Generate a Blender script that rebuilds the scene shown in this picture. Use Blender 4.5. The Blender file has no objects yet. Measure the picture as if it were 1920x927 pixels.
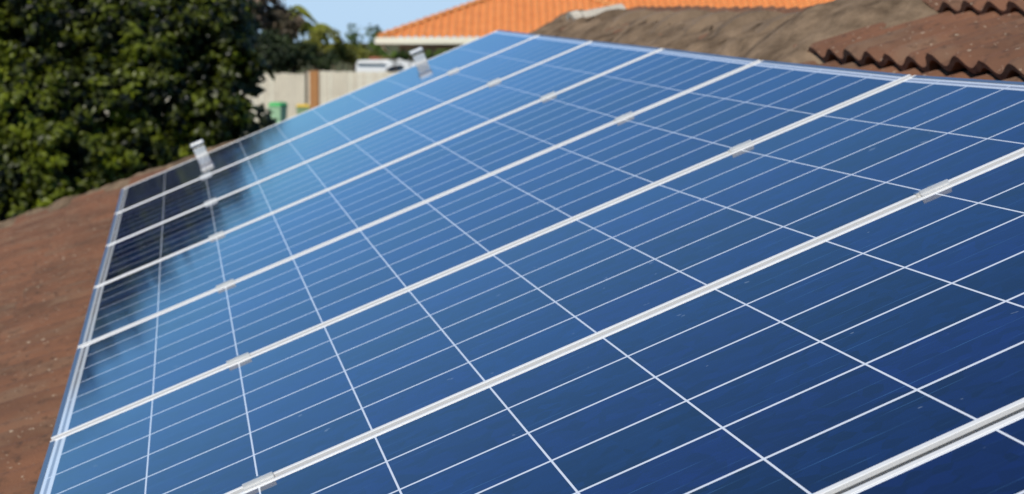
import bpy, bmesh, math, random
from mathutils import Vector, Matrix, noise
random.seed(7)
R = math.radians
sc = bpy.context.scene
COL = sc.collection

# ------------------------------------------------------------------ camera, sky, sun, exposure
EYE = Vector((0, 0, 3.6)); FPX = 4052.35; PITCH = 0.09557816
cam_d = bpy.data.cameras.new('camera'); cam = bpy.data.objects.new('camera', cam_d); COL.objects.link(cam)
cam.location = EYE; cam.rotation_euler = (math.pi/2-PITCH, 0, 0)
cam_d.sensor_width = 36; cam_d.lens = FPX/1920*36; cam_d.clip_start = .05; cam_d.clip_end = 3000
cam_d.dof.use_dof = True; cam_d.dof.focus_distance = 2.35; cam_d.dof.aperture_fstop = 13.5
sc.camera = cam
SUN_AZ, SUN_EL = 208, 47        # compass azimuth clockwise from +Y (the view direction), elevation
w = bpy.data.worlds.new('World'); sc.world = w; w.use_nodes = True
nt = w.node_tree; nt.nodes.clear()
sky = nt.nodes.new('ShaderNodeTexSky'); sky.sky_type = 'NISHITA'; sky.sun_disc = False
sky.sun_elevation = R(SUN_EL); sky.sun_rotation = R(SUN_AZ); sky.air_density = .43; sky.dust_density = 0; sky.ozone_density = 7
bg = nt.nodes.new('ShaderNodeBackground'); bg.inputs[1].default_value = .14
tn = nt.nodes.new('ShaderNodeMix'); tn.data_type = 'RGBA'; tn.blend_type = 'MULTIPLY'; tn.inputs[0].default_value = 1; tn.inputs[7].default_value = (1.06,1.31,1.19,1)
wo = nt.nodes.new('ShaderNodeOutputWorld'); nt.links.new(sky.outputs[0], tn.inputs[6]); cp_ = nt.nodes.new('ShaderNodeMix'); cp_.data_type = 'RGBA'; cp_.blend_type = 'DARKEN'; cp_.inputs[0].default_value = 1; cp_.inputs[7].default_value = (3.55,4.95,6.5,1)
nt.links.new(tn.outputs[2], cp_.inputs[6]); nt.links.new(cp_.outputs[2], bg.inputs[0]); nt.links.new(bg.outputs[0], wo.inputs[0])
sd = bpy.data.lights.new('sun', 'SUN'); sd.energy = 3.9; sd.angle = R(.5); sd.color = (1, .95, .86)
so = bpy.data.objects.new('sun', sd); COL.objects.link(so)
sv = Vector((math.sin(R(SUN_AZ))*math.cos(R(SUN_EL)), math.cos(R(SUN_AZ))*math.cos(R(SUN_EL)), math.sin(R(SUN_EL))))
so.rotation_euler = (-sv).to_track_quat('-Z', 'Y').to_euler(); so.location = (0, -5, 20)
sc.view_settings.view_transform = 'Standard'; sc.view_settings.look = 'None'; sc.view_settings.gamma = 1
sc.view_settings.exposure = 0.0; sc.view_settings.use_curve_mapping = False

# ------------------------------------------------------------------ helpers
def px(x, y, D):            # a point at distance D in front of the camera seen at photo pixel x, y
    a = PITCH; cx = (x-960)/FPX; cy = (y-463.5)/FPX
    d = Vector((cx, -cy*math.sin(a)+math.cos(a), -cy*math.cos(a)-math.sin(a)))
    return EYE + d*(D/d.y)

def tag(o, label=None, cat=None, group=None, kind=None):
    if label: o['label'] = label
    if cat: o['category'] = cat
    if group: o['group'] = group
    if kind: o['kind'] = kind
    return o

def empty(name, M, label, cat, group=None):
    o = bpy.data.objects.new(name, None); COL.objects.link(o)
    o.matrix_world = M if isinstance(M, Matrix) else Matrix.Translation(Vector(M))
    o.empty_display_size = .1
    return tag(o, label, cat, group)

class MB:
    def __init__(s): s.v = []; s.f = []; s.mi = []; s.uv = []
    def vert(s, p): s.v.append(Vector(p)); return len(s.v)-1
    def face(s, idx, mi=0, uv=None): s.f.append(tuple(idx)); s.mi.append(mi); s.uv.append(uv)
    def quad(s, a, b, c, d, mi=0, uv=None):
        i = len(s.v); s.v += [Vector(a), Vector(b), Vector(c), Vector(d)]; s.face((i, i+1, i+2, i+3), mi, uv)
    def hexa(s, p, mi=0):   # 8 points, bottom 4 then top 4
        i = len(s.v); s.v += [Vector(q) for q in p]
        for q in ((3,2,1,0),(4,5,6,7),(0,1,5,4),(1,2,6,5),(2,3,7,6),(3,0,4,7)): s.face([i+k for k in q], mi)
    def box(s, lo, hi, mi=0, fn=None):
        x0,y0,z0 = lo; x1,y1,z1 = hi
        p = [(x0,y0,z0),(x1,y0,z0),(x1,y1,z0),(x0,y1,z0),(x0,y0,z1),(x1,y0,z1),(x1,y1,z1),(x0,y1,z1)]
        s.hexa([fn(*q) for q in p] if fn else p, mi)
    def tube(s, pts, rad, n=8, mi=0, cap=True):
        rings = []
        for k, p in enumerate(pts):
            p = Vector(p); a = Vector(pts[max(k-1,0)]); b = Vector(pts[min(k+1,len(pts)-1)])
            t = (b-a).normalized(); u = t.orthogonal().normalized(); v = t.cross(u)
            r = rad[k] if isinstance(rad, (list, tuple)) else rad
            rings.append([s.vert(p+(u*math.cos(2*math.pi*j/n)+v*math.sin(2*math.pi*j/n))*r) for j in range(n)])
        for A, B in zip(rings, rings[1:]):
            # align ring start
            off = min(range(n), key=lambda o: (s.v[A[0]]-s.v[B[o]]).length)
            for j in range(n): s.face((A[j], A[(j+1)%n], B[(j+1+off)%n], B[(j+off)%n]), mi)
        if cap: s.face(rings[0][::-1], mi); s.face(rings[-1], mi)
    def build(s, name, mats, parent=None, smooth=False, bevel=0, recalc=False):
        me = bpy.data.meshes.new(name)
        vs = s.v
        if parent is not None:
            Mi = parent.matrix_world.inverted() if not parent.parent else (parent.parent.matrix_world @ parent.matrix_local).inverted()
            vs = [Mi @ p for p in s.v]
        me.from_pydata([tuple(p) for p in vs], [], s.f)
        if not isinstance(mats, (list, tuple)): mats = [mats]
        for m in mats: me.materials.append(m)
        me.polygons.foreach_set('material_index', s.mi)
        if any(u is not None for u in s.uv):
            L = me.uv_layers.new(name='UVMap')
            for p, u in zip(me.polygons, s.uv):
                if u:
                    for li, c in zip(p.loop_indices, u): L.data[li].uv = c
        if smooth: me.polygons.foreach_set('use_smooth', [True]*len(me.polygons))
        if recalc:
            bm = bmesh.new(); bm.from_mesh(me); bmesh.ops.recalc_face_normals(bm, faces=bm.faces); bm.to_mesh(me); bm.free()
        me.update()
        o = bpy.data.objects.new(name, me); COL.objects.link(o)
        if parent is not None: o.parent = parent
        if bevel:
            b = o.modifiers.new('bevel', 'BEVEL'); b.width = bevel; b.segments = 2; b.limit_method = 'ANGLE'
        return o

def mat(name, col, rough=.6, metal=0, spec=.5, noise_s=None, noise_a=.25, col2=None, bump=0, bump_s=None, ior=1.45, detail=6):
    m = bpy.data.materials.new(name); m.use_nodes = True; n = m.node_tree; b = n.nodes['Principled BSDF']
    b.inputs['Roughness'].default_value = rough; b.inputs['Metallic'].default_value = metal; b.inputs['IOR'].default_value = ior
    b.inputs['Specular IOR Level'].default_value = spec
    b.inputs['Base Color'].default_value = (*col, 1)
    if noise_s:
        tc = n.nodes.new('ShaderNodeTexCoord'); nz = n.nodes.new('ShaderNodeTexNoise'); nz.inputs['Scale'].default_value = noise_s
        nz.inputs['Detail'].default_value = detail; nz.inputs['Roughness'].default_value = .65
        n.links.new(tc.outputs['Object'], nz.inputs['Vector'])
        cr = n.nodes.new('ShaderNodeValToRGB'); cr.color_ramp.elements[0].position = .5-noise_a; cr.color_ramp.elements[1].position = .5+noise_a
        c2 = col2 if col2 else tuple(c*.6 for c in col)
        cr.color_ramp.elements[0].color = (*c2, 1); cr.color_ramp.elements[1].color = (*col, 1)
        n.links.new(nz.outputs['Fac'], cr.inputs[0]); n.links.new(cr.outputs[0], b.inputs['Base Color'])
        if bump:
            nb = n.nodes.new('ShaderNodeTexNoise'); nb.inputs['Scale'].default_value = bump_s or noise_s*4; nb.inputs['Detail'].default_value = 5
            n.links.new(tc.outputs['Object'], nb.inputs['Vector'])
            bp = n.nodes.new('ShaderNodeBump'); bp.inputs['Strength'].default_value = bump; bp.inputs['Distance'].default_value = .01
            n.links.new(nb.outputs['Fac'], bp.inputs['Height']); n.links.new(bp.outputs[0], b.inputs['Normal'])
    return m

# ------------------------------------------------------------------ materials
def tile_material(name, base, dark, pale, grey, speck=.5):
    m = bpy.data.materials.new(name); m.use_nodes = True; n = m.node_tree; b = n.nodes['Principled BSDF']
    N = n.nodes.new; Lk = n.links.new
    b.inputs['Roughness'].default_value = .85; b.inputs['Specular IOR Level'].default_value = .25
    tc = N('ShaderNodeTexCoord')
    def nz(s, d=6, r=.6):
        q = N('ShaderNodeTexNoise'); q.inputs['Scale'].default_value = s; q.inputs['Detail'].default_value = d; q.inputs['Roughness'].default_value = r
        Lk(tc.outputs['Object'], q.inputs['Vector']); return q
    def ramp(src, p0, p1):
        r = N('ShaderNodeMapRange'); r.inputs['From Min'].default_value = p0; r.inputs['From Max'].default_value = p1; r.clamp = True
        Lk(src.outputs['Fac'], r.inputs['Value']); return r
    def mix(c1, c2, fac):
        x = N('ShaderNodeMix'); x.data_type = 'RGBA'
        if isinstance(c1, tuple): x.inputs[6].default_value = (*c1, 1)
        else: Lk(c1, x.inputs[6])
        x.inputs[7].default_value = (*c2, 1); Lk(fac, x.inputs[0]); return x.outputs[2]
    c = mix(base, dark, ramp(nz(2.2), .42, .72).outputs[0])
    c = mix(c, grey, ramp(nz(5.0, 8), .5, .78).outputs[0])
    c = mix(c, dark, ramp(nz(38, 4), .55, .7).outputs[0])
    c = mix(c, pale, ramp(nz(75, 3, .5), .66, .72).outputs[0])
    Lk(c, b.inputs['Base Color'])
    bp = N('ShaderNodeBump'); bp.inputs['Strength'].default_value = .6; bp.inputs['Distance'].default_value = .004
    Lk(nz(160, 4).outputs['Fac'], bp.inputs['Height']); Lk(bp.outputs[0], b.inputs['Normal'])
    return m

M_tile = tile_material('roof_tile_brown', (.205,.092,.050), (.095,.050,.031), (.40,.30,.21), (.20,.125,.078))
M_mortar = mat('weathered_mortar', (.26,.18,.115), .95, spec=.1, noise_s=8, noise_a=.15, col2=(.085,.057,.036), bump=1, bump_s=45)
M_cap = mat('weathered_cap', (.24,.165,.105), .9, spec=.2, noise_s=5, noise_a=.14, col2=(.12,.082,.052), bump=.8, bump_s=60)
M_point = mat('tan_pointing', (.40,.31,.21), .95, spec=.1, noise_s=12, noise_a=.18, col2=(.20,.14,.09), bump=1, bump_s=70)
M_pale = mat('pale_cap', (.60,.54,.44), .9, spec=.2, noise_s=9, noise_a=.2, col2=(.42,.37,.30), bump=.6, bump_s=60)
M_alu = mat('anodised_frame', (.88,.86,.825), .45, metal=.15, spec=.4, noise_s=4, noise_a=.3, col2=(.76,.74,.71))
M_alu_end = mat('frame_end_grey', (.36,.38,.44), .3, metal=.85, spec=.5)
M_clamp = mat('clamp_aluminium', (.80,.78,.74), .35, metal=.45, noise_s=30, noise_a=.3, col2=(.68,.66,.63))
M_flange = mat('polished_flange', (.45,.46,.50), .25, metal=.9)
M_bolt = mat('bolt_steel', (.55,.54,.53), .3, metal=1)
M_rail = mat('rail_aluminium', (.55,.55,.56), .4, metal=.8)

def glassed(name, kind):
    m = bpy.data.materials.new(name); m.use_nodes = True; n = m.node_tree; b = n.nodes['Principled BSDF']
    N = n.nodes.new; Lk = n.links.new
    b.inputs['Roughness'].default_value = .5; b.inputs['Specular IOR Level'].default_value = .0
    b.inputs['Coat Weight'].default_value = 1; b.inputs['Coat IOR'].default_value = 1.5; b.inputs['Coat Roughness'].default_value = .035
    tc = N('ShaderNodeTexCoord')
    g = N('ShaderNodeTexNoise'); g.inputs['Scale'].default_value = 3.5; g.inputs['Detail'].default_value = 7; g.inputs['Roughness'].default_value = .7
    Lk(tc.outputs['Object'], g.inputs['Vector'])
    mr = N('ShaderNodeMapRange'); mr.inputs['From Min'].default_value = .3; mr.inputs['From Max'].default_value = .8
    mr.inputs['To Min'].default_value = .04; mr.inputs['To Max'].default_value = .10
    Lk(g.outputs['Fac'], mr.inputs['Value']); Lk(mr.outputs[0], b.inputs['Coat Roughness'])
    if kind == 'sheet': b.inputs['Base Color'].default_value = (.74,.76,.80,1); return m
    if kind == 'ribbon': b.inputs['Base Color'].default_value = (.30,.29,.32,1); return m
    # polycrystalline cell: per-cell tone, crystal grains, thin bus bars; UV = position in cells
    uv = N('ShaderNodeUVMap'); uv.uv_map = 'UVMap'
    sep = N('ShaderNodeSeparateXYZ'); Lk(uv.outputs[0], sep.inputs[0])
    def math_(op, a, bb=None, cl=False):
        q = N('ShaderNodeMath'); q.operation = op; q.use_clamp = cl
        for i, z in enumerate((a, bb)):
            if z is None: continue
            if isinstance(z, (int, float)): q.inputs[i].default_value = z
            else: Lk(z, q.inputs[i])
        return q.outputs[0]
    fx = math_('FLOOR', sep.outputs[0]); fy = math_('FLOOR', sep.outputs[1])
    cb = N('ShaderNodeCombineXYZ'); Lk(fx, cb.inputs[0]); Lk(fy, cb.inputs[1])
    wn = N('ShaderNodeTexWhiteNoise'); wn.noise_dimensions = '2D'; Lk(cb.outputs[0], wn.inputs['Vector'])
    vo = N('ShaderNodeTexVoronoi'); vo.inputs['Scale'].default_value = 7
    Lk(uv.outputs[0], vo.inputs['Vector'])
    vs = N('ShaderNodeSeparateColor'); Lk(vo.outputs['Color'], vs.inputs[0])
    tone = math_('ADD', math_('MULTIPLY', wn.outputs['Value'], .75), math_('MULTIPLY', vs.outputs[0], .70))
    tone = math_('ADD', tone, .30)
    sc_ = N('ShaderNodeVectorMath'); sc_.operation = 'SCALE'
    hue = N('ShaderNodeMix'); hue.data_type = 'RGBA'
    hue.inputs[6].default_value = (.0022,.0060,.060,1); hue.inputs[7].default_value = (.0010,.0105,.060,1); Lk(wn.outputs['Color'], hue.inputs[0])
    ws = N('ShaderNodeSeparateColor'); Lk(wn.outputs['Color'], ws.inputs[0]); Lk(ws.outputs[1], hue.inputs[0])
    Lk(hue.outputs[2], sc_.inputs[0]); Lk(tone, sc_.inputs['Scale'])
    # bus bars run along the panel: three per cell across, faint and broken where dusty
    fr = math_('FRACT', math_('MULTIPLY', sep.outputs[1], 3.0))
    d = math_('ABSOLUTE', math_('SUBTRACT', fr, .5))
    bus = math_('LESS_THAN', d, .018)
    st = N('ShaderNodeTexNoise'); st.inputs['Scale'].default_value = 1; st.inputs['Detail'].default_value = 4
    mp = N('ShaderNodeMapping'); mp.inputs['Scale'].default_value = (1.6, 11, 1); Lk(uv.outputs[0], mp.inputs[0]); Lk(mp.outputs[0], st.inputs['Vector'])
    brk = N('ShaderNodeMapRange'); brk.inputs['From Min'].default_value = .5; brk.inputs['From Max'].default_value = .68; Lk(st.outputs['Fac'], brk.inputs['Value'])
    busf = math_('MULTIPLY', bus, math_('ADD', math_('MULTIPLY', brk.outputs[0], .40), .03))
    mx = N('ShaderNodeMix'); mx.data_type = 'RGBA'; mx.inputs[7].default_value = (.07,.20,.42,1)
    Lk(sc_.outputs[0], mx.inputs[6]); Lk(busf, mx.inputs[0])
    # wiped dust streaks
    s2 = N('ShaderNodeTexNoise'); s2.inputs['Scale'].default_value = 1; s2.inputs['Detail'].default_value = 6; s2.inputs['Roughness'].default_value = .7
    mp2 = N('ShaderNodeMapping'); mp2.inputs['Scale'].default_value = (2.2, 24, 1); mp2.inputs['Rotation'].default_value = (0,0,R(8)); Lk(uv.outputs[0], mp2.inputs[0]); Lk(mp2.outputs[0], s2.inputs['Vector'])
    sr = N('ShaderNodeMapRange'); sr.inputs['From Min'].default_value = .58; sr.inputs['From Max'].default_value = .8; sr.inputs['To Max'].default_value = .17; Lk(s2.outputs['Fac'], sr.inputs['Value'])
    m3 = N('ShaderNodeMix'); m3.data_type = 'RGBA'; m3.inputs[7].default_value = (.06,.15,.34,1); Lk(mx.outputs[2], m3.inputs[6]); Lk(sr.outputs[0], m3.inputs[0])
    # dried spots and droppings of dirt on the glass
    s4 = N('ShaderNodeTexNoise'); s4.inputs['Scale'].default_value = 42; s4.inputs['Detail'].default_value = 2; Lk(tc.outputs['Object'], s4.inputs['Vector'])
    r4 = N('ShaderNodeMapRange'); r4.inputs['From Min'].default_value = .75; r4.inputs['From Max'].default_value = .78; r4.inputs['To Max'].default_value = .35; Lk(s4.outputs['Fac'], r4.inputs['Value'])
    m4 = N('ShaderNodeMix'); m4.data_type = 'RGBA'; m4.inputs[7].default_value = (.35,.42,.50,1); Lk(m3.outputs[2], m4.inputs[6]); Lk(r4.outputs[0], m4.inputs[0])
    Lk(m4.outputs[2], b.inputs['Base Color'])
    return m
M_cell = glassed('polycrystalline_cell', 'cell'); M_sheet = glassed('white_backsheet', 'sheet'); M_ribbon = glassed('tinned_ribbon', 'ribbon')

# ------------------------------------------------------------------ roof plane coordinates: u up the slope, v along the eaves towards the camera, h off the plane
O = Vector((-1.5553528, 8.5942156, 3.0037172)); U = Vector((.9144541, .1350276, .3814987)).normalized()
V = Vector((.1527455, -.9881296, -.0163933)).normalized(); NN = Vector((-.3747566, -.0732631, .924224)).normalized()
DV = [-0.0026, 0.006, 0.0052, 0.0029, -0.0103, 0.0046, 0.007, -0.0127, -0.0127]
W0 = [0.0035, 0.0002, -0.0029, -0.0016, -0.0046, -0.0037, 0.0031, 0.0057, .0057]
W1 = [0.0101, 0.0039, -0.0009, -0.0045, -0.0113, -0.012, -0.0, 0.0152, .0152]
PL_ = 1.643
def plane(u, v, h): return O+U*u+V*v+NN*h
def rack(u, v, h):          # the slightly uneven plane the panels were really fixed in
    k = min(max(int(math.floor(v)), 0), 7); t = v-k
    tt = min(max(t, 0), 1) if (v < 0 or v > 8) else t
    s = u/PL_
    dv = DV[k]*(1-tt)+DV[k+1]*tt
    ww = ((1-s)*W0[k]+s*W1[k])*(1-tt)+((1-s)*W0[k+1]+s*W1[k+1])*tt
    return plane(u, v+dv, h+ww)
def plane_frame(u, v, h):
    M = Matrix((U, -V, NN)).transposed().to_4x4(); M.translation = plane(u, v, h); return M

# ------------------------------------------------------------------ ground and sky-line terrain
def ground():
    mb = MB(); xs = [-900,-300,-120,-60,-30,-12,0,12,30,60,120,300,900]; ys = [-200,-40,-10,0,10,20,30,40,50,60,80,120,200,400,900,2000]
    def z(x, y): t = min(max((y-15)/35, 0), 1); return .7*t*t*(3-2*t)
    idx = [[mb.vert((x, y, z(x, y))) for x in xs] for y in ys]
    for j in range(len(ys)-1):
        for i in range(len(xs)-1): mb.face((idx[j][i], idx[j][i+1], idx[j+1][i+1], idx[j+1][i]))
    o = mb.build('ground', mat('lawn_ground', (.085,.10,.035), .95, spec=.1, noise_s=.6, noise_a=.25, col2=(.11,.09,.05), bump=.5, bump_s=12), smooth=True)
    tag(o, kind='structure')
ground()

# ------------------------------------------------------------------ the house we stand on: tiled hip roof
house = empty('tiled_house', (0, 4, 0), 'house under brown weathered concrete tile roof that carries the solar panels', 'house')
ROOF_H = -.165
GA = .33; U0 = 1.925
HIP_U, HIP_V = 2.08, -.25
HS = 1.04                                # hip: du/dv
def hip_v(u): return HIP_V-(HIP_U-u)/HS
def prof(v):                             # rolled profile of the tiles, skewed roll
    t = (v/.15) % 1.0
    x = 2*math.pi*t
    return .0120*math.sin(x)
def tile_field(name, courses, vlo, vhi, top=None, seed=1, part=house, material=None, dv=.0125):
    rnd = random.Random(seed); mb = MB()
    for k in courses:
        ub = U0+GA*k; off = rnd.uniform(-.004, .004)
        tw = {}
        def tj(v):
            i = int(math.floor(v/.30))
            if i not in tw: tw[i] = (rnd.uniform(-.004, .006), rnd.uniform(-.008, .008), rnd.uniform(-.004, .004))
            return tw[i]
        v0 = vlo(ub) if callable(vlo) else vlo
        n = int((vhi-v0)/dv)
        # front edge (butt): underside, top; then up the tile to its head
        cols = []
        for i in range(n+1):
            v = v0+i*dv; jh, ju, jt = tj(v); p = prof(v)
            edge = (v % .3)
            lap = .004 if edge < .03 else 0
            a = ub+ju+off
            cols.append([mb.vert(plane(a+.05, v, ROOF_H+p*.95+.012+jh)), mb.vert(plane(a+.002, v, ROOF_H+p*1.0+.022+jh)),
                         mb.vert(plane(a, v, ROOF_H+p*1.05+.036+jh+lap)), mb.vert(plane(a+.012, v, ROOF_H+p*1.05+.0405+jh+lap)),
                         mb.vert(plane(a+.17, v, ROOF_H+p+.026+jh*.5+lap)), mb.vert(plane(a+GA+.045, v, ROOF_H+p*.95+.0))])
        for A, B in zip(cols, cols[1:]):
            for j in range(5): mb.face((A[j], B[j], B[j+1], A[j+1]))
    return mb.build(name, material or M_tile, part, smooth=False)
tile_field('roof_tiles', range(-12, 1), lambda u: hip_v(u), 12.0, seed=3)
# courses above the ridge line on the nearer, higher wing
tile_field('wing_tiles', range(1, 9), 3.15, 12.0, seed=9)
# underlay so that no light leaks through
mb = MB()
def under(pts, h=-.2):
    i = [mb.vert(plane(u, v, h)) for u, v in pts]; j = [mb.vert(plane(u, v, h-.05)) for u, v in pts]
    mb.face(i); mb.face(j[::-1])
    for k in range(len(i)): mb.face((i[k], j[k], j[(k+1)%len(i)], i[(k+1)%len(i)]))
under([(-2.05, hip_v(-2.05)+.02), (-2.05, 12), (2.1, 12), (2.1, HIP_V)])
under([(2.102, 2.75), (2.102, 12), (4.9, 12), (4.9, 2.75)])
mb.build('roof_underlay', mat('sarking', (.10,.08,.07), .9), house, recalc=True)

# far slopes (hip end and back), plain tile planes seen only from the side
def world_slope(name, pts):
    mb = MB(); t = Vector((0,0,-.06)); i = [mb.vert(p) for p in pts]; j = [mb.vert(p+t) for p in pts]
    mb.face(i); mb.face(j[::-1])
    for k in range(len(i)): mb.face((i[k], j[k], j[(k+1)%len(i)], i[(k+1)%len(i)]))
    return mb.build(name, M_tile, house, recalc=True)
rid = plane(HIP_U, HIP_V, ROOF_H); eav = plane(-2.05, hip_v(-2.05), ROOF_H); hx = Vector((U.x, U.y, 0)).normalized()
eav2 = eav+hx*(2*((rid-eav).dot(hx))); rid_n = plane(HIP_U, 2.75, ROOF_H); near_b = rid_n+hx*3.8; near_b.z = eav.z
world_slope('hip_slope', [eav, eav2, rid])
world_slope('back_slope', [rid, eav2, near_b, rid_n])
wr = plane(4.9, 2.75, ROOF_H); wr2 = plane(4.9, 12, ROOF_H); wb = wr+hx*6.6; wb.z = eav.z; wb2 = wr2+hx*6.6; wb2.z = eav.z
world_slope('wing_back_slope', [wr, wb, wb2, wr2])
# walls and gutter
gut = MB(); 
for a, b in ((eav, plane(-2.05, 12, ROOF_H)), (eav, eav2)):
    d = (b-a).normalized(); q = Vector((0,0,1)).cross(d); q = q if q.dot(a-rid) > 0 else -q
    gut.hexa([a+q*.0+Vector((0,0,-.18)), b+Vector((0,0,-.18)), b+q*.12+Vector((0,0,-.18)), a+q*.12+Vector((0,0,-.18)),
              a+Vector((0,0,-.07)), b+Vector((0,0,-.07)), b+q*.12+Vector((0,0,-.07)), a+q*.12+Vector((0,0,-.07))])
gut.build('gutter', mat('gutter_cream', (.55,.50,.40), .5), house, recalc=True)
M_brick = mat('brick_wall', (.32,.16,.10), .9, noise_s=6, noise_a=.2, col2=(.22,.11,.07), bump=.5)
wl = MB()
c0 = eav+hx*.6-V*(-.6); c1 = plane(-2.05, 11.6, 0)+hx*.6; c2 = c1+hx*10; c3 = c0+hx*7.0
for a, b in ((c0, c1), (c1, c2), (c0, c3)):
    d = (b-a); d.z = 0; d.normalize(); q = Vector((0,0,1)).cross(d)*.1
    lo = [Vector((p.x, p.y, -.1)) for p in (a, b)]; hi = [Vector((p.x, p.y, 1.95)) for p in (a, b)]
    wl.hexa([lo[0]-q, lo[1]-q, lo[1]+q, lo[0]+q, hi[0]-q, hi[1]-q, hi[1]+q, hi[0]+q])
wl.build('wall', M_brick, house, recalc=True)

# ridge and hip caps: half-round tiles bedded in mortar
def caps(name, a, b, up, rad, length, material, seed=1, tilt=.02, part=house, wob=.012, arc=1.12, skip=()):
    rnd = random.Random(seed); mb = MB(); d = (b-a).normalized(); L = (b-a).length; side = d.cross(up).normalized(); upn = side.cross(d)
    n = int(L/length)
    for k in range(n):
        if k in skip: continue
        o = a+d*(k*L/n)+side*rnd.uniform(-wob, wob)+upn*rnd.uniform(-wob, wob)*.6
        ln = L/n+.05; yaw = rnd.uniform(-.03, .03)
        rings = []
        for s, (tt, rr, hh) in enumerate(((0, 1.12, tilt), (.16, 1.12, tilt*.9), (.2, 1.0, tilt*.7), (1, .96, -tilt*.3))):
            for sh in (0, 1):
                row = []
                for j in range(11):
                    an = math.pi/2+arc*(j/5-1)
                    r_ = rad*rr-(.018 if sh else 0)
                    row.append(mb.vert(o+d*(tt*ln)+side*(math.cos(an)*r_*1.05+yaw*tt*ln)+upn*(math.sin(an)*r_-rad*.55+hh)))
                rings.append(row)
        out = rings[0::2]; inn = rings[1::2]
        for A, B in zip(out, out[1:]):
            for j in range(10): mb.face((A[j], A[j+1], B[j+1], B[j]))
        for A, B in ((out[0], inn[0]), (out[-1], inn[-1])):
            for j in range(10): mb.face((A[j], A[j+1], B[j+1], B[j]))
    return mb.build(name, material, part, smooth=False, recalc=True)
def bedding(name, fn, nu, nv, amp, seed, part=house, material=M_mortar):
    mb = MB(); g = []
    for i in range(nu+1):
        row = []
        for j in range(nv+1):
            p = fn(i/nu, j/nv); q = noise.fractal(p*7+Vector((seed, 0, 0)), 1, 2, 5)
            row.append(mb.vert(p+NN*q*amp))
        g.append(row)
    for i in range(nu):
        for j in range(nv): mb.face((g[i][j], g[i+1][j], g[i+1][j+1], g[i][j+1]))
    return mb.build(name, material, part, smooth=True, recalc=True)
UPZ = Vector((0,0,1))
RH = -.185
caps('ridge_caps', plane(2.09, -.85, RH-.025), plane(2.07, 3.15, RH-.012), UPZ, .16, .42, M_cap, 4, tilt=.026, wob=.006, arc=1.35)
bedding('ridge_mortar', lambda a, b: plane(1.74+.27*b+.012*math.sin(a*150)+.025*noise.noise(Vector((a*30,0,3))), -.95+4.26*a, -.114+.014*b-.045*(1-b)**4-.06*max(0, .06-a)/.06-.085*max(0, a-.90)/.10), 420, 18, .022, 2)
caps('hip_caps', plane(2.08, HIP_V, RH-.05), plane(-2.05, hip_v(-2.05), RH-.085), UPZ, .10, .40, M_cap, 6)
bedding('hip_mortar', lambda a, b: plane(2.08-4.1*a, hip_v(2.08-4.1*a)+.04+.17*(1-b), -.17+.06*b), 300, 6, .014, 5)
caps('end_cap', px(1074, 47, 8.80), px(1148, 22, 8.86), UPZ, .045, .15, M_pale, 8)
bedding('tile_pointing', lambda a, b: plane(1.695+.10*b+.012*noise.noise(Vector((a*60, 0, 8))), -.95+4.05*a, -.162+.040*abs(math.sin(math.pi*(-.95+4.25*a)/.15))**.6*(math.sin(math.pi*min(1, b*.5+.28)))+.008), 500, 8, .010, 11, material=M_point)
# broken hip that climbs to the nearer wing
caps('wing_caps', plane(2.3, 3.02, RH+.0), plane(4.9, 3.16, RH+.0), UPZ, .16, .42, M_cap, 12, tilt=.012, wob=.006, arc=1.35)
bedding('wing_mortar', lambda a, b: plane(1.80+3.1*a, 3.42-.50*b+.04*noise.noise(Vector((a*14, 1, 3))), -.150+.085*math.sin(b*math.pi*.62)-.05*max(0, .08-a)/.08), 180, 24, .016, 8)

# ------------------------------------------------------------------ mounting rails
for i, ur in enumerate((.345, 1.298)):
    mb = MB(); mb.box((ur-.02, -.09, -.085), (ur+.02, 8.06, -.043), fn=rack)
    mb.box((ur-.006, -.092, -.0425), (ur+.006, 8.07, -.0415), fn=rack)
    o = mb.build('mounting_rail', M_rail, None, recalc=True)
    for s in range(8):       # hooks down to the tiles
        h = MB(); h.box((ur-.03, .45+s, -.2), (ur+.03, .49+s, -.0855), fn=rack); h.build('roof_hook', M_rail, o, recalc=True)
    tag(o, ('aluminium rail under the lower ends of the solar panels', 'aluminium rail under the upper ends of the solar panels')[i], 'rail', 'rails under the solar panels')

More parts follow.
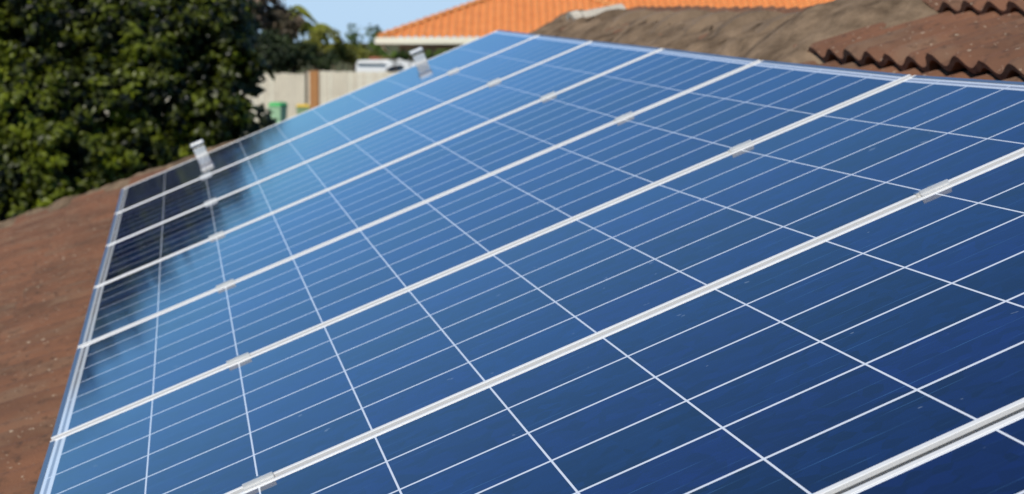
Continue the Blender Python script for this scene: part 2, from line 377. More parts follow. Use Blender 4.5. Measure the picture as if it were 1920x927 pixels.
# ------------------------------------------------------------------ solar panels
GAP = .022; LIP = .0098; CU, CV = .1587, .1595
ordn = ['farthest solar panel, its outer long edge carrying the two end clamps',
        'solar panel second from the far end of the row, narrow and pale in the picture',
        'solar panel third from the far end, dark tree reflected in its lower end',
        'solar panel fourth from the far end, its upper end below the grey ridge',
        'solar panel fifth from the far end, its upper end where the brown butted tiles begin',
        'solar panel third from the near end, long side facing the two big clear clamps',
        'large dark blue solar panel second from the near end, crossing the picture corner to corner',
        'nearest solar panel, only a dark navy corner showing at lower right']
def panel(k):
    v0 = k+GAP/2; v1 = k+1-GAP/2; H0 = -.040
    root = empty('solar_panel', plane_frame(0, k+.5, -.04), ordn[k], 'solar panel', 'solar panels in a row on the roof')
    f = lambda u, v, h: rack(u, v, h)
    for (a, b) in ((v0, v0+LIP), (v1-LIP, v1)):
        mb = MB(); mb.box((0, a, -.0048), (PL_, b, .0006), fn=f); c_ = .0075; mb.box((0, a+(c_ if a == v0 else 0), H0), (PL_, b-(0 if a == v0 else c_), -.0049), fn=f); mb.build('side_frame', M_alu, root, recalc=True, bevel=.0008)
    for (a, b) in ((0, LIP), (PL_-LIP, PL_)):
        mb = MB(); mb.box((a, v0+LIP+.0002, H0), (b, v1-LIP-.0002, .0003), fn=f); mb.build('end_frame', M_alu_end, root, recalc=True, bevel=.0006)
    # glass-covered laminate: white sheet with cells let into it
    c0u = .0285; c0v = (v0+v1)/2-3*CV; gu = .0012; g = .0031
    us = [LIP+.0003]; tu = [0]
    # ribbon strip bands at both ends
    uc = []
    for i in range(10): uc.append((c0u+i*CU+gu, c0u+(i+1)*CU-gu))
    vc = [(c0v+j*CV+g, c0v+(j+1)*CV-g) for j in range(6)]
    cuts_u = [LIP+.0003, .0165, .0225]+[x for p in uc for x in p]+[PL_-.0225, PL_-.0165, PL_-LIP-.0003]
    cuts_v = [v0+LIP+.0003]+[x for p in vc for x in p]+[v1-LIP-.0003]
    sheet = MB(); cell = MB(); ribs = {}; h = -.0006
    nu, nv = len(cuts_u)-1, len(cuts_v)-1
    for i in range(nu):
        ua, ub = cuts_u[i], cuts_u[i+1]
        for j in range(nv):
            va, vb = cuts_v[j], cuts_v[j+1]
            if vb-va < 1e-5: continue
            P = (f(ua, va, h), f(ua, vb, h), f(ub, vb, h), f(ub, va, h))
            ci = (i-3)//2; cj = (j-1)//2
            if i >= 3 and i < nu-3 and (i-3) % 2 == 0 and j >= 1 and j < nv-1 and (j-1) % 2 == 0:
                u0_, v0_ = ci+10*k, cj+7*k
                cell.quad(*P, uv=((u0_+.002, v0_+.002), (u0_+.002, v0_+.998), (u0_+.998, v0_+.998), (u0_+.998, v0_+.002)))
            elif i == 1 and (0 < j < nv-1) and not (j in (4, 8)): ribs.setdefault((0, j//4), MB()).quad(*P)
            elif i == nu-2 and (0 < j < nv-1) and not (j in (2, 6, 10)): ribs.setdefault((1, (j+2)//4), MB()).quad(*P)
            else: sheet.quad(*P)
    # drop the z side-to-side ordering problem: all three share one plane without overlap
    s = sheet.build('backsheet', M_sheet, root); [q.build('ribbon', M_ribbon, root) for q in ribs.values()]; c = cell.build('solar_cells', M_cell, root)
    jb = MB(); jb.box((PL_-.16, v0+.4, -.032), (PL_-.05, v0+.55, -.008), fn=f); jb.build('junction_box', mat('black_plastic', (.02,.02,.02), .5) if 'black_plastic' not in bpy.data.materials else bpy.data.materials['black_plastic'], root, recalc=True)
    bk = MB(); bk.quad(f(LIP, v0+LIP, -.0062), f(PL_-LIP, v0+LIP, -.0062), f(PL_-LIP, v1-LIP, -.0062), f(LIP, v1-LIP, -.0062)); bk.build('back_cover', M_sheet, root)
    return root
for k in range(8): panel(k)

# ------------------------------------------------------------------ clamps
def mid_clamp(u, k, label):
    dvk = 0
    root = empty('mid_clamp', plane_frame(u, k, 0), label, 'clamp', 'mid clamps between the panels')
    prof_ = [(-.027, .0022), (-.0085, .0022), (-.0085, .0005), (-.0085, -.012), (.0085, -.012), (.0085, .0022), (.024, .0022)]
    t = .0028
    mb = MB()
    def b(v0, v1, h0, h1, du=.0205): mb.box((u-du, k+v0, h0), (u+du, k+v1, h1), fn=rack)
    b(-.0210, -.0112, .0008, .0030)
    mb.build('clamp_flange', M_flange, root, recalc=True)
    mb = MB(); b(.0108, .0165, .0008, .0028); mb.build('clamp_flange', M_clamp, root, recalc=True)
    mb = MB(); b(-.0111, -.0082, -.006, .0030); b(.0070, .0107, -.006, .0082); b(-.0081, .0069, -.006, -.002)
    mb.build('clamp_channel', M_clamp, root, recalc=True)
    mb = MB()
    for (a, bb, r_) in ((-.0019, .0075, .0055), ):
        ring0 = []; 
        pts = [(u+math.cos(q*math.pi/3)*r_, k-.0008+math.sin(q*math.pi/3)*r_) for q in range(6)]
        lo = [mb.vert(rack(x, y, a)) for x, y in pts]; hi = [mb.vert(rack(x, y, bb)) for x, y in pts]
        mb.face(lo[::-1]); mb.face(hi)
        for q in range(6): mb.face((lo[q], lo[(q+1)%6], hi[(q+1)%6], hi[q]))
    mb.box((u-.002, k-.002, -.045), (u+.002, k+.002, -.0062), fn=rack)
    mb.build('bolt', M_bolt, root, recalc=True)
    return root
od = ['first', 'second', 'third', 'fourth', 'fifth', 'sixth', 'seventh']
for k in range(1, 8):
    for i, ur in enumerate((.347, 1.303)):
        if k in (6,) : lb = ('large silver mid clamp on the long white seam at the bottom of the picture, left', 'large silver mid clamp with see-through looking flange near the right edge')[i]
        elif k == 7: lb = ('mid clamp on the nearest seam, lower rail, below the picture', 'mid clamp on the nearest seam, upper rail, outside the picture')[i]
        else: lb = 'silver mid clamp on the %s seam from the far end, on the %s rail' % (od[k-1], ('lower left', 'upper right')[i])
        if k == 7: continue
        mid_clamp(ur, k, lb)

def end_clamp(u, label):
    root = empty('end_clamp', plane_frame(u, 0, -.04), label, 'clamp', 'end clamps on the far edge')
    f = rack
    mb = MB(); mb.box((u-.024, -.0155, -.0405), (u+.024, .0100, .0022), fn=f)
    # two side cheeks and the lip that grips the frame
    mb = MB(); mb.box((u-.020, -.016, -.0405), (u+.020, .0095, .0), fn=f) if False else None
    mb = MB(); mb.box((u-.020, -.034, -.0405), (u+.020, .0095, -.0405+.0), fn=f) if False else None
    mb = MB()
    mb.box((u-.024, .0095, .0010), (u+.024, .022, .0035), fn=f)
    mb.box((u-.024, -.006, -.0405), (u+.024, .0094, .034), fn=f)
    mb.box((u-.024, -.030, -.0405), (u+.024, -.0062, -.036), fn=f)
    mb.build('clamp_body', M_clamp, root, recalc=True, bevel=.001)
    mb = MB(); mb.tube([f(u, -.018, -.035), f(u, -.018, .040)], .0045, 8); mb.build('bolt', M_bolt, root, recalc=True)
    mb = MB(); mb.box((u-.029, -.034, .041), (u+.027, .014, .057), fn=f); mb.build('bolt_cap', M_clamp, root, recalc=True, bevel=.004)
    return root
end_clamp(.347, 'tall silver end clamp on the far panel edge against the dark tree')
end_clamp(1.303, 'tall silver end clamp on the far panel edge in front of the white van')

# ------------------------------------------------------------------ foliage
def leaf_mat(name, c1, c2, trans=.25, rough=.35):
    m = bpy.data.materials.new(name); m.use_nodes = True; n = m.node_tree; b = n.nodes['Principled BSDF']
    at = n.nodes.new('ShaderNodeAttribute'); at.attribute_name = 'tone'; at.attribute_type = 'GEOMETRY'
    cr = n.nodes.new('ShaderNodeValToRGB'); e = cr.color_ramp.elements; e[0].color = (*c1, 1); e[1].color = (*c2, 1)
    n.links.new(at.outputs['Fac'], cr.inputs[0]); n.links.new(cr.outputs[0], b.inputs['Base Color'])
    b.inputs['Roughness'].default_value = rough; b.inputs['Specular IOR Level'].default_value = .28
    if trans:
        tr = n.nodes.new('ShaderNodeBsdfTranslucent'); n.links.new(cr.outputs[0], tr.inputs[0])
        ad = n.nodes.new('ShaderNodeMixShader'); ad.inputs[0].default_value = trans; o = n.nodes['Material Output']
        n.links.new(b.outputs[0], ad.inputs[1]); n.links.new(tr.outputs[0], ad.inputs[2]); n.links.new(ad.outputs[0], o.inputs[0])
    return m
def leaves(name, blobs, n_per, size, material, parent, seed=1, shell=.55, yellow=0.0, elong=1.8):
    """blobs: (centre, radius vector, weight); leaves are folded blades scattered in clumps through the volume"""
    rnd = random.Random(seed); V_ = []; F = []; T = []
    for (c, r, wgt) in blobs:
        nc = max(3, int(n_per*wgt/26))
        for q in range(nc):
            d = Vector((rnd.gauss(0,1), rnd.gauss(0,1), rnd.gauss(0,1))).normalized()
            rr = shell+(1-shell)*rnd.random()**.6
            rr *= 1+.22*noise.noise(Vector(c)*1.3+d*2.2)
            cc = Vector(c)+Vector((d.x*r[0], d.y*r[1], d.z*r[2]))*rr
            cs = size*rnd.uniform(1.4, 3.2); ct = rnd.random()**1.6*.6+ (.3 if rnd.random() < yellow else 0)+.45*noise.noise(cc/(size*16))
            for l in range(26):
                off = Vector((rnd.gauss(0,1), rnd.gauss(0,1), rnd.gauss(0,1)))
                off = off.normalized()*cs*rnd.random()**.5; off.z *= .75
                p = cc+off
                nrm = (off.normalized()*.7+d*.6+Vector((rnd.gauss(0,.5), rnd.gauss(0,.5), rnd.gauss(.35,.5)))).normalized()
                a = nrm.orthogonal().normalized(); a.rotate(Matrix.Rotation(rnd.uniform(0, 6.28), 3, nrm)); b_ = nrm.cross(a)
                s = size*rnd.uniform(.6, 1.25); L2 = s*elong*.5; W2 = s*.5
                i = len(V_)
                V_.extend((p-a*L2, p+b_*W2-nrm*s*.12, p+a*L2-nrm*s*.1, p-b_*W2-nrm*s*.12, p+nrm*s*.08))
                F.extend(((i, i+1, i+4), (i+1, i+2, i+4), (i+2, i+3, i+4), (i+3, i, i+4)))
                t = min(1, max(0, ct+rnd.uniform(-.15, .3))); T.extend((t,)*4)
    me = bpy.data.meshes.new(name)
    Mi = parent.matrix_world.inverted() if parent else Matrix()
    me.from_pydata([tuple(Mi@p) for p in V_], [], F); me.materials.append(material)
    at = me.attributes.new('tone', 'FLOAT', 'FACE'); at.data.foreach_set('value', T); me.update()
    o = bpy.data.objects.new(name, me); COL.objects.link(o); o.parent = parent
    return o
M_bark = mat('bark', (.14,.10,.07), .95, spec=.1, noise_s=6, noise_a=.25, bump=.8)
def limbs(base, tips, r0, parent, seed=1):
    rnd = random.Random(seed); mb = MB(); base = Vector(base)
    fork = base+Vector((rnd.uniform(-.1,.1), rnd.uniform(-.1,.1), (max(t[2] for t in tips)-base.z)*.28))
    mb.tube([base, base.lerp(fork,.5)+Vector((.03,.02,0)), fork], [r0, r0*.85, r0*.75], 9)
    for t in tips:
        t = Vector(t); m1 = fork.lerp(t, .35)+Vector((rnd.uniform(-.1,.1), rnd.uniform(-.1,.1), .15)); m2 = fork.lerp(t, .7)+Vector((rnd.uniform(-.1,.1), rnd.uniform(-.1,.1), .08))
        mb.tube([fork, m1, m2, t], [r0*.5, r0*.36, r0*.22, r0*.06], 7)
    return mb.build('trunk', M_bark, parent, smooth=True, recalc=True)

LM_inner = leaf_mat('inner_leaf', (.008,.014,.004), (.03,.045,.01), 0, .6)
LM_near = leaf_mat('glossy_leaf', (.002,.005,.001), (.16,.19,.010), .12, .42)
def big_tree():
    rnd = random.Random(21)
    base = Vector((-6.2, 26.6, .2))
    t = empty('leafy_tree', base, 'big dense dark green tree with glossy leaves beyond the lower left roof edge', 'tree')
    blobs = []
    def B(x, y, D, rx, ry, rz, wgt=1): blobs.append((px(x, y, D), (rx, ry, rz), wgt))
    # crown made of many uneven lobes (photo pixel used only to read off the real place of each lobe)
    for x, y, D, rx, rz in [(40,70,26,.75,.55),(150,40,26.3,.7,.6),(250,70,26,.75,.6),(330,50,26.5,.6,.65),(410,70,26.4,.42,.6),(450,145,26.2,.26,.40),
                            (60,200,25.4,.8,.6),(180,190,25.6,.7,.6),(290,180,25.8,.6,.6),(380,210,26,.55,.55),(428,240,26,.32,.45),
                            (30,320,25,.6,.45),(130,300,25,.7,.5),(230,300,25.2,.55,.45),(320,320,25.8,.6,.5),(420,330,26,.5,.5),
                            (20,420,25,.7,.5),(120,400,25,.7,.45),(240,390,25.5,.8,.5),(370,420,26,.8,.5),
                            (-90,60,26,.7,.8),(-200,50,26,.8,.9),(-330,70,26.5,.9,.9),(-120,260,26,.9,.8),(-300,300,26,1,.9)]:
        B(x, y, D, rx, rx*.9, rz, rx*rz/.4)
    # upper lobes above the frame
    for x, y, D, rx, rz in [(150,-40,26.5,.6,.4),(250,-50,26.8,.65,.45),(335,-40,26.8,.45,.4),(410,-20,26.8,.33,.35),(-120,-60,26.5,.8,.5),(-260,-60,27,.8,.5),(0,-70,26.4,.7,.45),(100,-75,26.4,.7,.42),(200,-70,26.5,.55,.4),(-60,-20,26.2,.7,.6),(-60,-130,26.4,.8,.45),(30,-130,26.4,.7,.45),(120,-130,26.5,.6,.4),(-150,-130,26.5,.8,.5),(220,-115,26.6,.55,.4),(320,-95,26.8,.5,.4),(400,-75,26.8,.35,.35),(-270,-140,27,.8,.5)]:
        B(x, y, D, rx, rx*.9, rz, rx*rz/.4)
    leaves('crown', blobs, 2100, .066, LM_near, t, 5, shell=.5, yellow=.16, elong=1.7)
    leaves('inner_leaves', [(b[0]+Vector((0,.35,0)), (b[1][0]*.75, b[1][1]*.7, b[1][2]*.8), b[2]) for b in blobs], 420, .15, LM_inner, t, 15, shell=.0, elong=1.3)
    limbs(base, [b[0] for b in blobs[::2]], .16, t, 3)
big_tree()

def tree(name, label, base, blobs, n, size, m, seed, r0=.12, group=None, shell=.4, yellow=.1, elong=1.8, cat='tree'):
    t = empty(name, base, label, cat, group)
    leaves('crown' if cat == 'tree' else 'foliage', blobs, n, size, m, t, seed, shell, yellow, elong)
    if cat == 'tree': limbs(base, [b[0] for b in blobs], r0, t, seed)
    else:
        mb = MB(); rnd = random.Random(seed)
        for b in blobs[:4]: mb.tube([Vector(base), Vector(base).lerp(Vector(b[0]), .6)+Vector((.03,.03,.05)), Vector(b[0])], [.05, .035, .015], 6)
        mb.build('stem', M_bark, t, recalc=True)
    return t
LM_dark = leaf_mat('dark_leaf', (.012,.020,.006), (.05,.07,.018), .15, .5)
LM_brown = leaf_mat('brown_pink_leaf', (.10,.08,.045), (.50,.36,.26), .2, .6)
LM_olive = leaf_mat('olive_leaf', (.06,.07,.010), (.36,.34,.05), .2, .5)
LM_mid = leaf_mat('mid_leaf', (.03,.06,.010), (.17,.25,.04), .2, .5)
def at(x, y, D): return px(x, y, D)
def G(x, D): p = px(x, 90, D); return (p.x, p.y, .7)
def bl(lst, D, s=1): # pixel-sized lobes at real distance D
    return [(at(x, y, D+dd), (rx*D/FPX, rx*D/FPX*.9, rz*D/FPX), rx*rz/1200*s) for x, y, rx, rz, dd in lst]
tree('flowering_tree', 'brownish tree with pink tinted top leaves just right of the big dark tree', G(490, 92),
     bl([(470,-10,40,30,0),(500,25,38,32,1),(465,40,30,30,0),(520,60,40,34,2),(480,90,34,34,1),(540,40,22,24,0),(500,-30,50,30,0)], 92), 900, .15, LM_brown, 31)
tree('shade_tree', 'dark bushy tree directly above the timber fence', G(520, 86),
     bl([(520,104,40,30,0),(565,108,40,26,1),(608,116,26,16,0),(505,84,24,24,0),(548,88,28,20,0)], 86), 1000, .13, LM_dark, 33)
tree('olive_shrub', 'yellow green bushy shrub right of the dark tree above the fence', G(640, 88),
     bl([(616,84,26,22,0),(642,98,28,24,1),(600,66,16,16,0),(575,84,20,16,0),(632,70,10,12,0)], 88), 800, .11, LM_olive, 35, cat='shrub')
tree('slender_tree', 'small round topped green tree against the sky, left of the pointed one', G(662, 118),
     bl([(662,62,16,14,0),(660,80,18,16,0),(668,98,20,16,0)], 118), 600, .14, LM_mid, 37)
tree('pointed_tree', 'small pointed green tree against the sky beside the orange roof', G(703, 116),
     bl([(703,60,13,14,0),(700,78,18,18,0),(706,98,22,16,0)], 116), 600, .14, LM_mid, 39)
tree('far_shrub', 'olive and brown shrub mass between the two small trees', G(682, 105),
     bl([(640,100,26,18,0),(675,104,28,18,1),(700,108,26,14,0)], 105), 700, .13, LM_olive, 41, cat='shrub')
tree('clipped_hedge', 'low green hedge under the cream eave of the orange roofed house', G(760, 79.5),
     bl([(735,103,26,10,0),(770,103,28,10,.4),(805,104,28,10,0),(840,104,28,10,0)], 79.5), 1300, .08, LM_mid, 43, cat='hedge')
tree('dark_backdrop_tree', 'very dark tree filling the gap behind the big glossy tree', G(400, 42),
     bl([(440,50,46,56,0),(380,100,60,60,1),(440,110,30,40,0)], 42), 1300, .085, LM_dark, 45)

# palms
M_frond = leaf_mat('palm_frond', (.08,.11,.012), (.36,.38,.05), .3, .45)
def palm(label, base, top, n, L, seed, dirs=None):
    rnd = random.Random(seed); t = empty('palm_tree', base, label, 'palm tree', 'palms behind the fence')
    mb = MB(); mb.tube([Vector(base), Vector(base).lerp(Vector(top), .5)+Vector((.1,0,0)), Vector(top)], [.16, .12, .10], 8); mb.build('trunk', M_bark, t, smooth=True, recalc=True)
    for q in range(n):
        az = rnd.uniform(0, 6.28) if not dirs else dirs[q % len(dirs)]; el = rnd.uniform(.2, 1.2); l = L*rnd.uniform(.8, 1.1)
        d = Vector((math.cos(az), math.sin(az), 0)); mb = MB(); pts = []
        for k in range(12):
            s = k/11; pts.append(Vector(top)+d*(l*s*math.cos(el*(1-.3*s)))+Vector((0,0, l*(math.sin(el)*s-1.05*s*s))))
        mb.tube(pts, [.03*(1-.8*k/11) for k in range(12)], 5)
        for k in range(1, 12):
            for m_ in range(4):
                s = (k-1+m_/4)/11; p = pts[k-1].lerp(pts[k], m_/4); tan = (pts[k]-pts[k-1]).normalized(); sd_ = tan.cross(Vector((0,0,1))).normalized()
                ll = l*.24*math.sin(math.pi*min(1, s*.9+.12))
                for sg in (-1, 1):
                    e = p+sd_*sg*ll*.75+tan*ll*.5-Vector((0,0,ll*.45)); wv = tan*.05
                    mb.quad(p-wv, p+wv, e+wv*.3, e-wv*.3)
        o = mb.build('frond', M_frond, t)
        at_ = o.data.attributes.new('tone', 'FLOAT', 'FACE'); tv = rnd.random(); at_.data.foreach_set('value', [tv]*len(o.data.polygons))
palm('tall palm with a curved frond against the sky right of the brownish tree', G(548, 96), at(542, 24, 96), 8, 1.9, 3, dirs=[0.1, 3.2, .9, 2.4, -.5, 5.2, 1.6, 3.9])
palm('low sunlit palm standing right of the tall palm above the dark tree', G(590, 93), at(588, 52, 93), 9, 1.3, 5, dirs=[0, 3.1, 1.0, 2.2, -.6, 4.2, 5.0, 1.6, .4])

# ------------------------------------------------------------------ fence
M_pal = mat('grey_paling', (.80,.70,.54), .9, spec=.15, noise_s=1.6, noise_a=.25, col2=(.64,.55,.42), bump=.5, bump_s=20)
M_pal2 = mat('grey_paling_light', (.84,.76,.60), .9, spec=.15, noise_s=1.6, noise_a=.25, col2=(.72,.64,.50), bump=.5, bump_s=20)
M_post = mat('orange_post', (.50,.24,.09), .8, noise_s=3, noise_a=.3, col2=(.42,.17,.055))
M_gapd = mat('rail_and_gap_shade', (.10,.075,.055), .9)
FD = 77
fence = empty('timber_fence', (px(590,130,FD).x, FD, .7), 'tall weathered grey timber paling fence with one orange post', 'fence')
rnd = random.Random(4)
def palings(x0, x1):
    mb = MB(); x = x0
    while x < x1-.02:
        w_ = .12*rnd.uniform(.9, 1.1); top = 2.49+rnd.uniform(-.02, .02)-.012*(x-x0); y = FD+rnd.choice((0, .012, .004))
        mb.box((x+.004, y, .55), (min(x+w_, x1)-.004, y+.016, top), mi=rnd.choice((0,0,1))); x += w_
    mb.build('paling_panel', [M_pal, M_pal2], fence, recalc=True)
xa = px(573,130,FD).x; xb = px(581,130,FD).x; xc = px(597,130,FD).x
palings(-14.5, xa-.02); palings(xa+.06, xb-.01); palings(xc+.01, 4)
mb = MB(); mb.box((xb, FD-.06, .5), (xc, FD+.06, 2.50)); mb.build('post', M_post, fence, recalc=True, bevel=.01)
mb = MB(); mb.box((xa-.02, FD+.03, .5), (xa+.06, FD+.1, 2.46)); mb.build('post', M_gapd, fence, recalc=True)  # dark strip standing in for the shade in the paling gap, not a post
for z in (1.0, 1.7, 2.3):
    mb = MB(); mb.box((-14.5, FD+.03, z-.04), (xa-.03, FD+.07, z+.04)); mb.box((xc, FD+.03, z-.04), (4, FD+.07, z+.04)); mb.build('rail', M_gapd, fence, recalc=True)

# ------------------------------------------------------------------ wheelie bins
def bin_(x, D, ytop, lidcol, bodycol, label, s=1, yaw=0):
    p = px(x, ytop, D); zt = p.z; z0 = .7 if D > 50 else 0; hgt = zt-z0
    M = Matrix.Translation((p.x, D, z0)) @ Matrix.Rotation(yaw, 4, 'Z'); r = empty('wheelie_bin', M, label, 'bin', 'wheelie bins at the fence')
    T = lambda x_, y_, z_: M @ Vector((x_*s, y_*s, z_*hgt/1.06))
    mb = MB(); mb.hexa([T(-.20,-.22,.06),T(.20,-.22,.06),T(.20,.20,.06),T(-.20,.20,.06),T(-.27,-.32,.93),T(.27,-.32,.93),T(.27,.32,.93),T(-.27,.32,.93)])
    mb.hexa([T(-.285,-.335,.90),T(.285,-.335,.90),T(.285,.335,.90),T(-.285,.335,.90),T(-.285,-.335,.945),T(.285,-.335,.945),T(.285,.335,.945),T(-.285,.335,.945)])
    mb.build('body', bodycol, r, recalc=True, bevel=.02)
    mb = MB(); mb.hexa([T(-.30,-.36,.95),T(.30,-.36,.95),T(.30,.34,.95),T(-.30,.34,.95),T(-.22,-.28,1.06),T(.22,-.28,1.06),T(.24,.30,1.06),T(-.24,.30,1.06)])
    mb.build('lid', lidcol, r, recalc=True, bevel=.03)
    mb = MB(); mb.tube([T(-.22,.37,.93), T(.22,.37,.93)], .018, 8); mb.build('handle', bodycol, r, recalc=True)
    for sx in (-1, 1):
        mb = MB(); mb.tube([T(sx*.21,.24,.1), T(sx*.27,.24,.1)], .1, 14); mb.build('wheel', bpy.data.materials['black_plastic'], r, recalc=True)
M_bg = mat('bin_green', (.10,.36,.12), .45); M_lg = mat('lid_green', (.05,.42,.10), .4); M_ly = mat('lid_yellow', (.80,.50,.03), .4); M_bd = mat('bin_dark_green', (.30,.42,.22), .5)
bin_(521, 63, 192, M_lg, mat('bin_pale_green', (.36,.55,.33), .5), 'wheelie bin with bright green lid at the foot of the fence beside the big tree', .74, R(-20))
bin_(568, 72, 196, M_ly, M_bd, 'wheelie bin with yellow lid, only its lid above the panel edge', .8, R(8))

# ------------------------------------------------------------------ white van behind the fence
M_white = mat('van_white', (.78,.77,.74), .35); M_wing = mat('van_glass', (.015,.018,.02), .1); M_tyre = mat('tyre', (.02,.02,.02), .8); M_red = mat('roof_box_red', (.40,.13,.07), .6)
def van():
    D = 84; s = D/FPX; X = lambda x: (x-960)*s; Z = lambda y: 3.6-(y-75)*s
    r = empty('white_van', (X(725), D, .7), 'white van with dark windscreen parked behind the fence near the orange roofed house', 'van')
    # side profile in x,z; extruded in y with narrower roof
    prof_ = [(668,158),(668,121),(671,113.5),(720,112.5),(752,110),(772,111.5),(790,118),(812,134),(838,141),(846,150),(846,176),(668,176)]
    mb = MB(); n = len(prof_)
    prof_ = [(X(a), Z(b)) for a, b in prof_]
    zt = Z(110); zm = Z(140)
    def ins(z): return .0 if z < zm else .16*min(1, (z-zm)/(zt-zm))
    A = [mb.vert((x, D+ins(z), z)) for x, z in prof_]; B = [mb.vert((x, D+1.75-ins(z), z)) for x, z in prof_]
    mb.face(A); mb.face(B[::-1])
    for i in range(n): mb.face((A[i], B[i], B[(i+1)%n], A[(i+1)%n]))
    mb.build('body', M_white, r, recalc=True, bevel=.05)
    mb = MB(); y = D+.05   # front side window, slanted teardrop
    w_ = [(723,136),(726,129),(736,123.5),(752,121.5),(757,123),(752,129),(740,134)]
    p = [Vector((X(a), y-.06+ .11*max(0, (Z(b)-zm)/(zt-zm)), Z(b))) for a, b in w_]
    i = [mb.vert(q+Vector((0,-.012,0))) for q in p]; j = [mb.vert(q+Vector((0,.05,0))) for q in p]
    mb.face(i); mb.face(j[::-1])
    for k in range(len(i)): mb.face((i[k], j[k], j[(k+1)%len(i)], i[(k+1)%len(i)]))
    mb.build('side_window', M_wing, r, recalc=True)
    mb = MB()
    mb.hexa([(X(791.5),D+.14,Z(118.5)-.0),(X(811),D+.06,Z(132.5)),(X(811),D+1.69,Z(132.5)),(X(791.5),D+1.6,Z(118.5)),
             (X(792.5),D+.14,Z(117.2)),(X(812.6),D+.06,Z(131.6)),(X(812.6),D+1.69,Z(131.6)),(X(792.5),D+1.6,Z(117.2))])
    mb.build('windscreen', M_wing, r, recalc=True)
    mb = MB(); mb.box((X(670), D-.012, Z(118.6)), (X(722), D+.1, Z(117.9))); mb.build('roof_gutter', mat('van_trim', (.45,.43,.40), .5), r, recalc=True)
    mb = MB(); mb.box((X(692), D+.4, Z(111.5)), (X(742), D+1.3, Z(107.5))); mb.build('roof_box', M_red, r, recalc=True, bevel=.03)
    for xx in (700, 815):
        for yy in (D+.02, D+1.55):
            mb = MB(); c = Vector((X(xx), yy, 1.02)); mb.tube([c, c+Vector((0,.2,0))], .32, 20); mb.build('wheel', M_tyre, r, recalc=True)
van()

# ------------------------------------------------------------------ neighbour's house with orange tiled hip roof
M_or = tile_material('orange_roof_tile', (.80,.34,.115), (.68,.25,.08), (.84,.46,.19), (.76,.35,.13))
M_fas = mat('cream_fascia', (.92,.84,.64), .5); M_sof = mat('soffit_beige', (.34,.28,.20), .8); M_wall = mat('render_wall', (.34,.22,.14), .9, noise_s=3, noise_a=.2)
HD = 85.0; hs = HD/FPX
nb = empty('orange_roof_house', (px(1000,90,HD).x, HD+4, .7), 'neighbouring house with bright orange tiled hip roof and cream gutter', 'house')
HX = lambda x: (x-960)*hs
EZ = 3.6-(70-75)*hs          # eave height (top of gutter)
PT = R(20)
def nb_slope(name, poly, along, up_dir, material=M_or, part=nb, pitch_tile=.30, gauge=.33):
    """poly: world points of a planar roof face; tiled in real relief"""
    o0 = poly[0]; along = along.normalized(); up_dir = up_dir.normalized(); nrm = along.cross(up_dir); nrm = nrm if nrm.z > 0 else -nrm
    P2 = [((p-o0).dot(along), (p-o0).dot(up_dir)) for p in poly]
    def span(t):
        xs = []
        for (a, b), (c, d) in zip(P2, P2[1:]+P2[:1]):
            if (b-t)*(d-t) <= 0 and abs(d-b) > 1e-9: xs.append(a+(c-a)*(t-b)/(d-b))
        return (min(xs), max(xs)) if len(xs) >= 2 else None
    t0 = min(q[1] for q in P2); t1 = max(q[1] for q in P2); mb = MB(); t = t0
    while t < t1-.05:
        te = min(t+gauge, t1-.001); A = span(t+.002); B = span(te)
        if A and B:
            n = max(2, int((A[1]-A[0])/.05)); ra = []; 
            for i in range(n+1):
                s = i/n; xa_ = A[0]+(A[1]-A[0])*s
                xb_ = min(max(xa_, B[0]), B[1])
                ph = lambda x: .042*math.cos(2*math.pi*x/pitch_tile)
                ra.append((mb.vert(o0+along*xa_+up_dir*t+nrm*(ph(xa_)-.0)), mb.vert(o0+along*xa_+up_dir*t+nrm*(ph(xa_)+.055)), mb.vert(o0+along*xb_+up_dir*te+nrm*ph(xb_))))
            for a, b in zip(ra, ra[1:]): mb.face((a[0], b[0], b[1], a[1])); mb.face((a[1], b[1], b[2], a[2]))
        t += gauge
    return mb.build(name, material, part, recalc=False)
cp, sp = math.cos(PT), math.sin(PT)
# left wing: front eave from x=707 px to x=1330 px, hips meet at apex
xl = HX(709); xr = HX(1316); half = (xr-xl)/2; apx = xl+half; hgt = half*math.tan(PT)
E0 = Vector((xl, HD, EZ)); E1 = Vector((xr, HD, EZ)); AP = Vector((apx, HD+half, EZ+hgt)); AP2 = AP+Vector((0, 7, 0))
E2 = Vector((xl, HD+half+7, EZ)); E3 = Vector((xr, HD+half+7, EZ))
nb_slope('front_roof_slope', [E0, E1, AP], Vector((1,0,0)), Vector((0,cp,sp)))
nb_slope('left_roof_slope', [E2, E0, AP, AP2], Vector((0,-1,0)), Vector((cp,0,sp)))
nb_slope('right_roof_slope', [E1, E3, AP2, AP], Vector((0,1,0)), Vector((-cp,0,sp)))
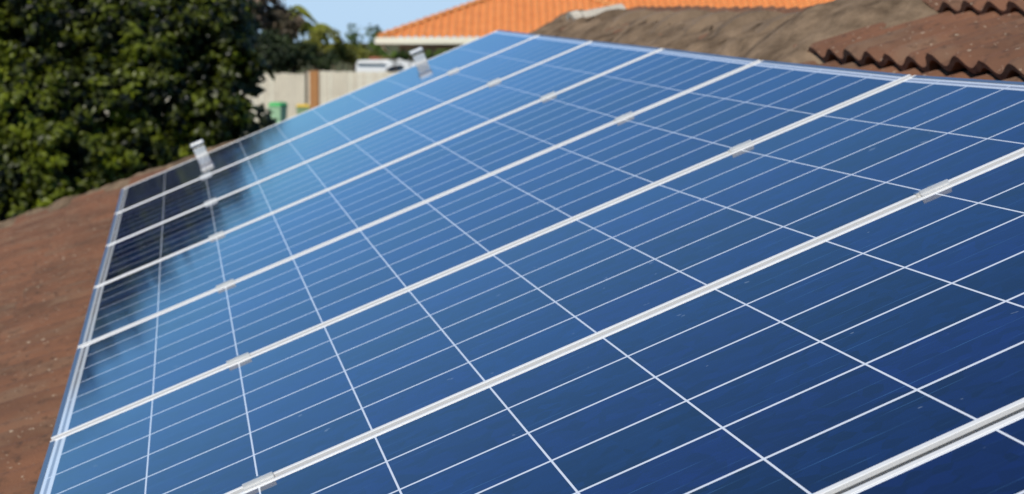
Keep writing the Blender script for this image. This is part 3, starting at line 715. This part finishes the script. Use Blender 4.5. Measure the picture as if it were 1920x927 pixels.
# main roof to the right, farther back and facing us
mxl = HX(1130); mxr = HX(1130)+34; mD = HD+5; mh = 7.5
nb_slope('main_roof_slope', [Vector((mxl, mD, EZ)), Vector((mxr, mD, EZ)), Vector((mxr, mD+mh*cp, EZ+mh*sp)), Vector((mxl, mD+mh*cp, EZ+mh*sp))], Vector((1,0,0)), Vector((0,cp,sp)))
def hipline(name, a, b, r=.14): caps(name, a, b, UPZ, r, .4, M_or, 5, part=nb, wob=.006)
hipline('hip_cap_row', E0+Vector((.1,.1,.08)), AP+Vector((0,0,.08))); hipline('hip_cap_row', E1+Vector((-.1,.1,.08)), AP+Vector((0,0,.08))); hipline('ridge_cap_row', AP+Vector((0,0,.08)), AP2+Vector((0,0,.08)))
hipline('ridge_cap_row', Vector((mxl, mD+mh*cp, EZ+mh*sp+.06)), Vector((mxr, mD+mh*cp, EZ+mh*sp+.06)))
mb = MB(); mb.box((xl-.10, HD-.12, EZ-.27), (xr+.10, HD+.0, EZ-.02)); mb.box((xl-.10, HD+.001, EZ-.27), (xl+.02, HD+half+7, EZ-.02)); mb.build('gutter', M_fas, nb, recalc=True, bevel=.02)
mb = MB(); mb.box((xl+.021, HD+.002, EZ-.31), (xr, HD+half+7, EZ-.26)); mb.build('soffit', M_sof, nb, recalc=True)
mb = MB(); mb.box((xl+.8, HD+.75, .6), (xr-.6, HD+half+6.5, EZ-.312)); mb.build('wall', M_wall, nb, recalc=True)
mb = MB(); mb.box((xl+2.2, HD+.72, 1.6), (xl+3.8, HD+.749, 2.9)); mb.build('window', M_wing, nb, recalc=True)
mb = MB(); mb.box((mxl+8.2, mD+.8, .6), (mxr, mD+7, EZ-.1)); mb.build('wall', M_wall, nb, recalc=True)
q = px(717, 92, HD-.0)
mb = MB(); mb.tube([(q.x, HD+.1, EZ-.23), (q.x, HD+.12, EZ-.36), (q.x+.12, HD+.5, EZ-.55), (q.x+.45, HD+.70, EZ-.75), (q.x+.5, HD+.70, .7)], .05, 8); mb.build('downpipe', M_fas, nb, recalc=True)
